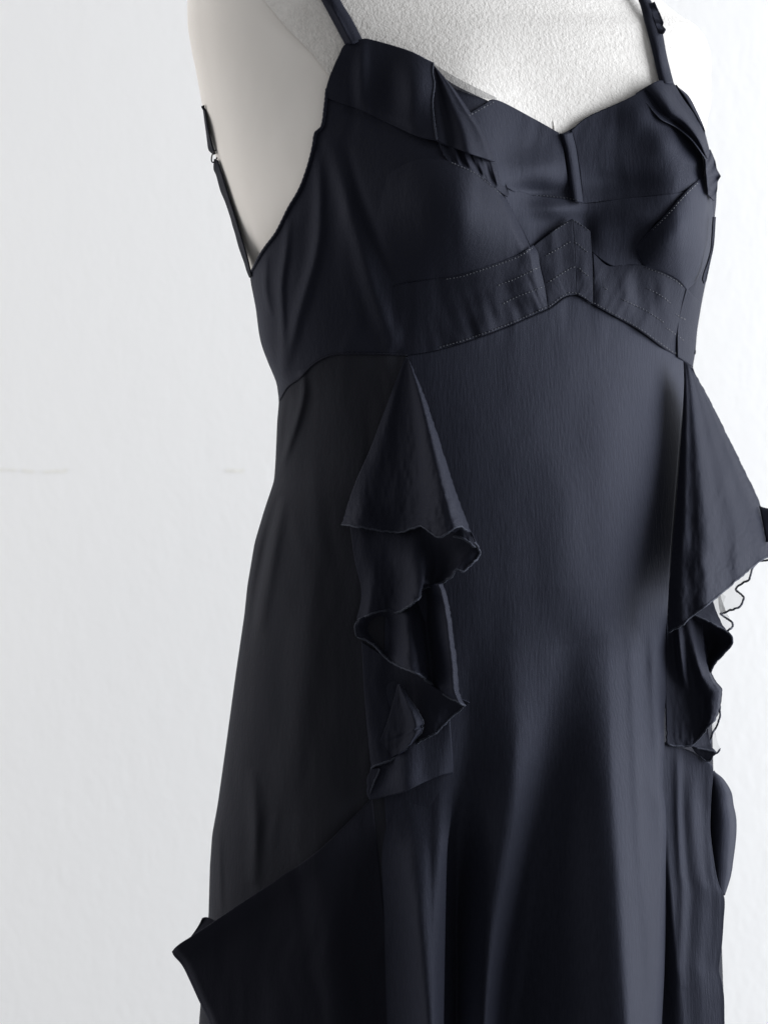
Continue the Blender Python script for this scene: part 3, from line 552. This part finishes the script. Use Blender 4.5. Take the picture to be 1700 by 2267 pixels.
b, bd = P('ruffle', dress, M['satin'], [(1534,1361,4),(1569,1376,8),(1609,1398,11)], [(1550,1470,0),(1562,1490,0),(1572,1488,4)], [(1534,1361,4),(1540,1420,0),(1550,1470,0)], [(1609,1398,11),(1617,1407,12),(1620,1422,12),(1613,1434,11),(1599,1449,9),(1579,1471,6),(1572,1488,4)], nu=50, nv=60, smax=RB,
  fn=lambda U, V, x, y: -.012 * np.sin(np.pi * U) * np.sin(np.pi * V))
hem(dress, bd, 'right', .0011)
def r2(U, V, x, y):
    c = .46 + .34 * sst(V, 0, .75)
    return .009 * np.exp(-((U - c) / .20) ** 2) * (.5 + .5 * np.sin(np.pi * V)) + .008 * np.exp(-((U - .22 - .25 * V) / .09) ** 2) * np.sin(np.pi * np.clip(V * 1.6, 0, 1)) - .012 * sst(U, .92, 1) ** 2 + 0 * U
b, bd = P('ruffle', dress, M['satin'], [(1474,1370,-2),(1500,1360,-1),(1530,1350,0),(1556,1385,2)], [(1476,1648,3),(1500,1652,5),(1529,1651,8),(1546,1635,10),(1566,1610,12),(1584,1591,14)], [(1474,1370,-2),(1475,1410,0),(1473,1523,0),(1476,1648,3)],
  [(1556,1385,3),(1562,1440,5),(1572,1486,8),(1584,1509,10),(1597,1527,12),(1595,1550,13),(1591,1573,14),(1584,1591,14)], nu=110, nv=150, smax=RB, fn=r2)
hem(dress, bd, 'bottom', .0009); hem(dress, bd, 'right', .0004)
b, bd = P('sheer_ruffle', dress, M['sheer'], [(1577,1560,-6),(1592,1560,-4)], [(1562,1640,-6),(1570,1646,-4)], [(1577,1560,-6),(1570,1600,-6),(1562,1640,-6)], [(1592,1560,-4),(1593,1580,-4),(1590,1599,-2),(1583,1612,-6),(1576,1625,-4),(1573,1634,-6),(1570,1646,-4)], nu=20, nv=50, smax=RB, thick=0)
hem(dress, bd, 'right', .0009)
b, bd = P('sheer_ruffle', dress, M['sheer'], [(1568,1645,-8),(1577,1600,-10),(1582,1628,-8)], [(1578,1665,-6),(1586,1669,-4),(1594,1657,-4)], [(1568,1645,-8),(1578,1665,-6)], [(1582,1628,-8),(1590,1648,-6),(1594,1657,-4)], nu=24, nv=16, smax=RB, thick=0)
hem(dress, bd, 'bottom', .0009)
b, bd = P('ruffle', dress, M['satin'], [(1529,1650,8),(1546,1634,6),(1560,1618,4),(1566,1612,4)], [(1540,1655,9),(1563,1661,10),(1586,1667,10)], [(1529,1650,8),(1534,1653,9),(1540,1655,9)], [(1566,1612,4),(1572,1645,5),(1586,1667,10)], nu=40, nv=20, smax=RB)
hem(dress, bd, 'bottom', .0008)
b, bd = P('ruffle', dress, M['satin'], [(1529,1651,7),(1560,1660,8),(1586,1667,9)], [(1545,1672,5),(1565,1686,6),(1578,1675,8)], [(1529,1651,7),(1536,1663,6),(1545,1672,5)], [(1586,1667,9),(1583,1671,9),(1578,1675,8)], nu=30, nv=16, smax=RB)
hem(dress, bd, 'bottom', .0008)

# ---- stitching rows
for poly, off in (
  ([(1178,549),(1148,568),(1111,583),(1066,598),(1018,613),(975,620)], 14), ([(1193,591),(1141,617),(1096,634)], 14), ([(1205,634),(1170,647),(1137,660),(1105,676)], 9),
  ([(1216,516),(1240,502),(1263,488)], 9), ([(1269,488),(1290,500),(1306,514)], 9), ([(1208,566),(1240,548),(1266,535),(1288,548),(1306,564)], 8.5), ([(1212,626),(1240,608),(1273,590),(1290,602),(1309,616)], 7.5),
  ([(1216,678),(1249,653),(1274,648),(1310,668)], 6.5), ([(1309,668),(1362,697),(1415,727),(1465,763),(1508,791)], 6), ([(1213,679),(1178,694),(1111,723),(1036,750),(962,772)], 6),
  ([(1336,635),(1352,648)], 5), ([(1432,638),(1465,656),(1488,677)], 7), ([(1375,662),(1405,676),(1435,691),(1475,718)], 6), ([(1495,695),(1521,711)], 7), ([(1475,726),(1500,744),(1521,761)], 7),
  ([(1428,593),(1465,606),(1501,626),(1516,644)], 7), ([(1444,509),(1475,478),(1518,430),(1552,398)], 6.5), ([(1180,432),(1223,435),(1262,440),(1290,446)], 6),
  ([(1039,256),(1070,238),(1100,222)], 8), ([(1000,360),(1055,386),(1096,419),(1112,434)], 9)):
    stitches(dress, poly, off)
print('objects', len(bpy.data.objects))
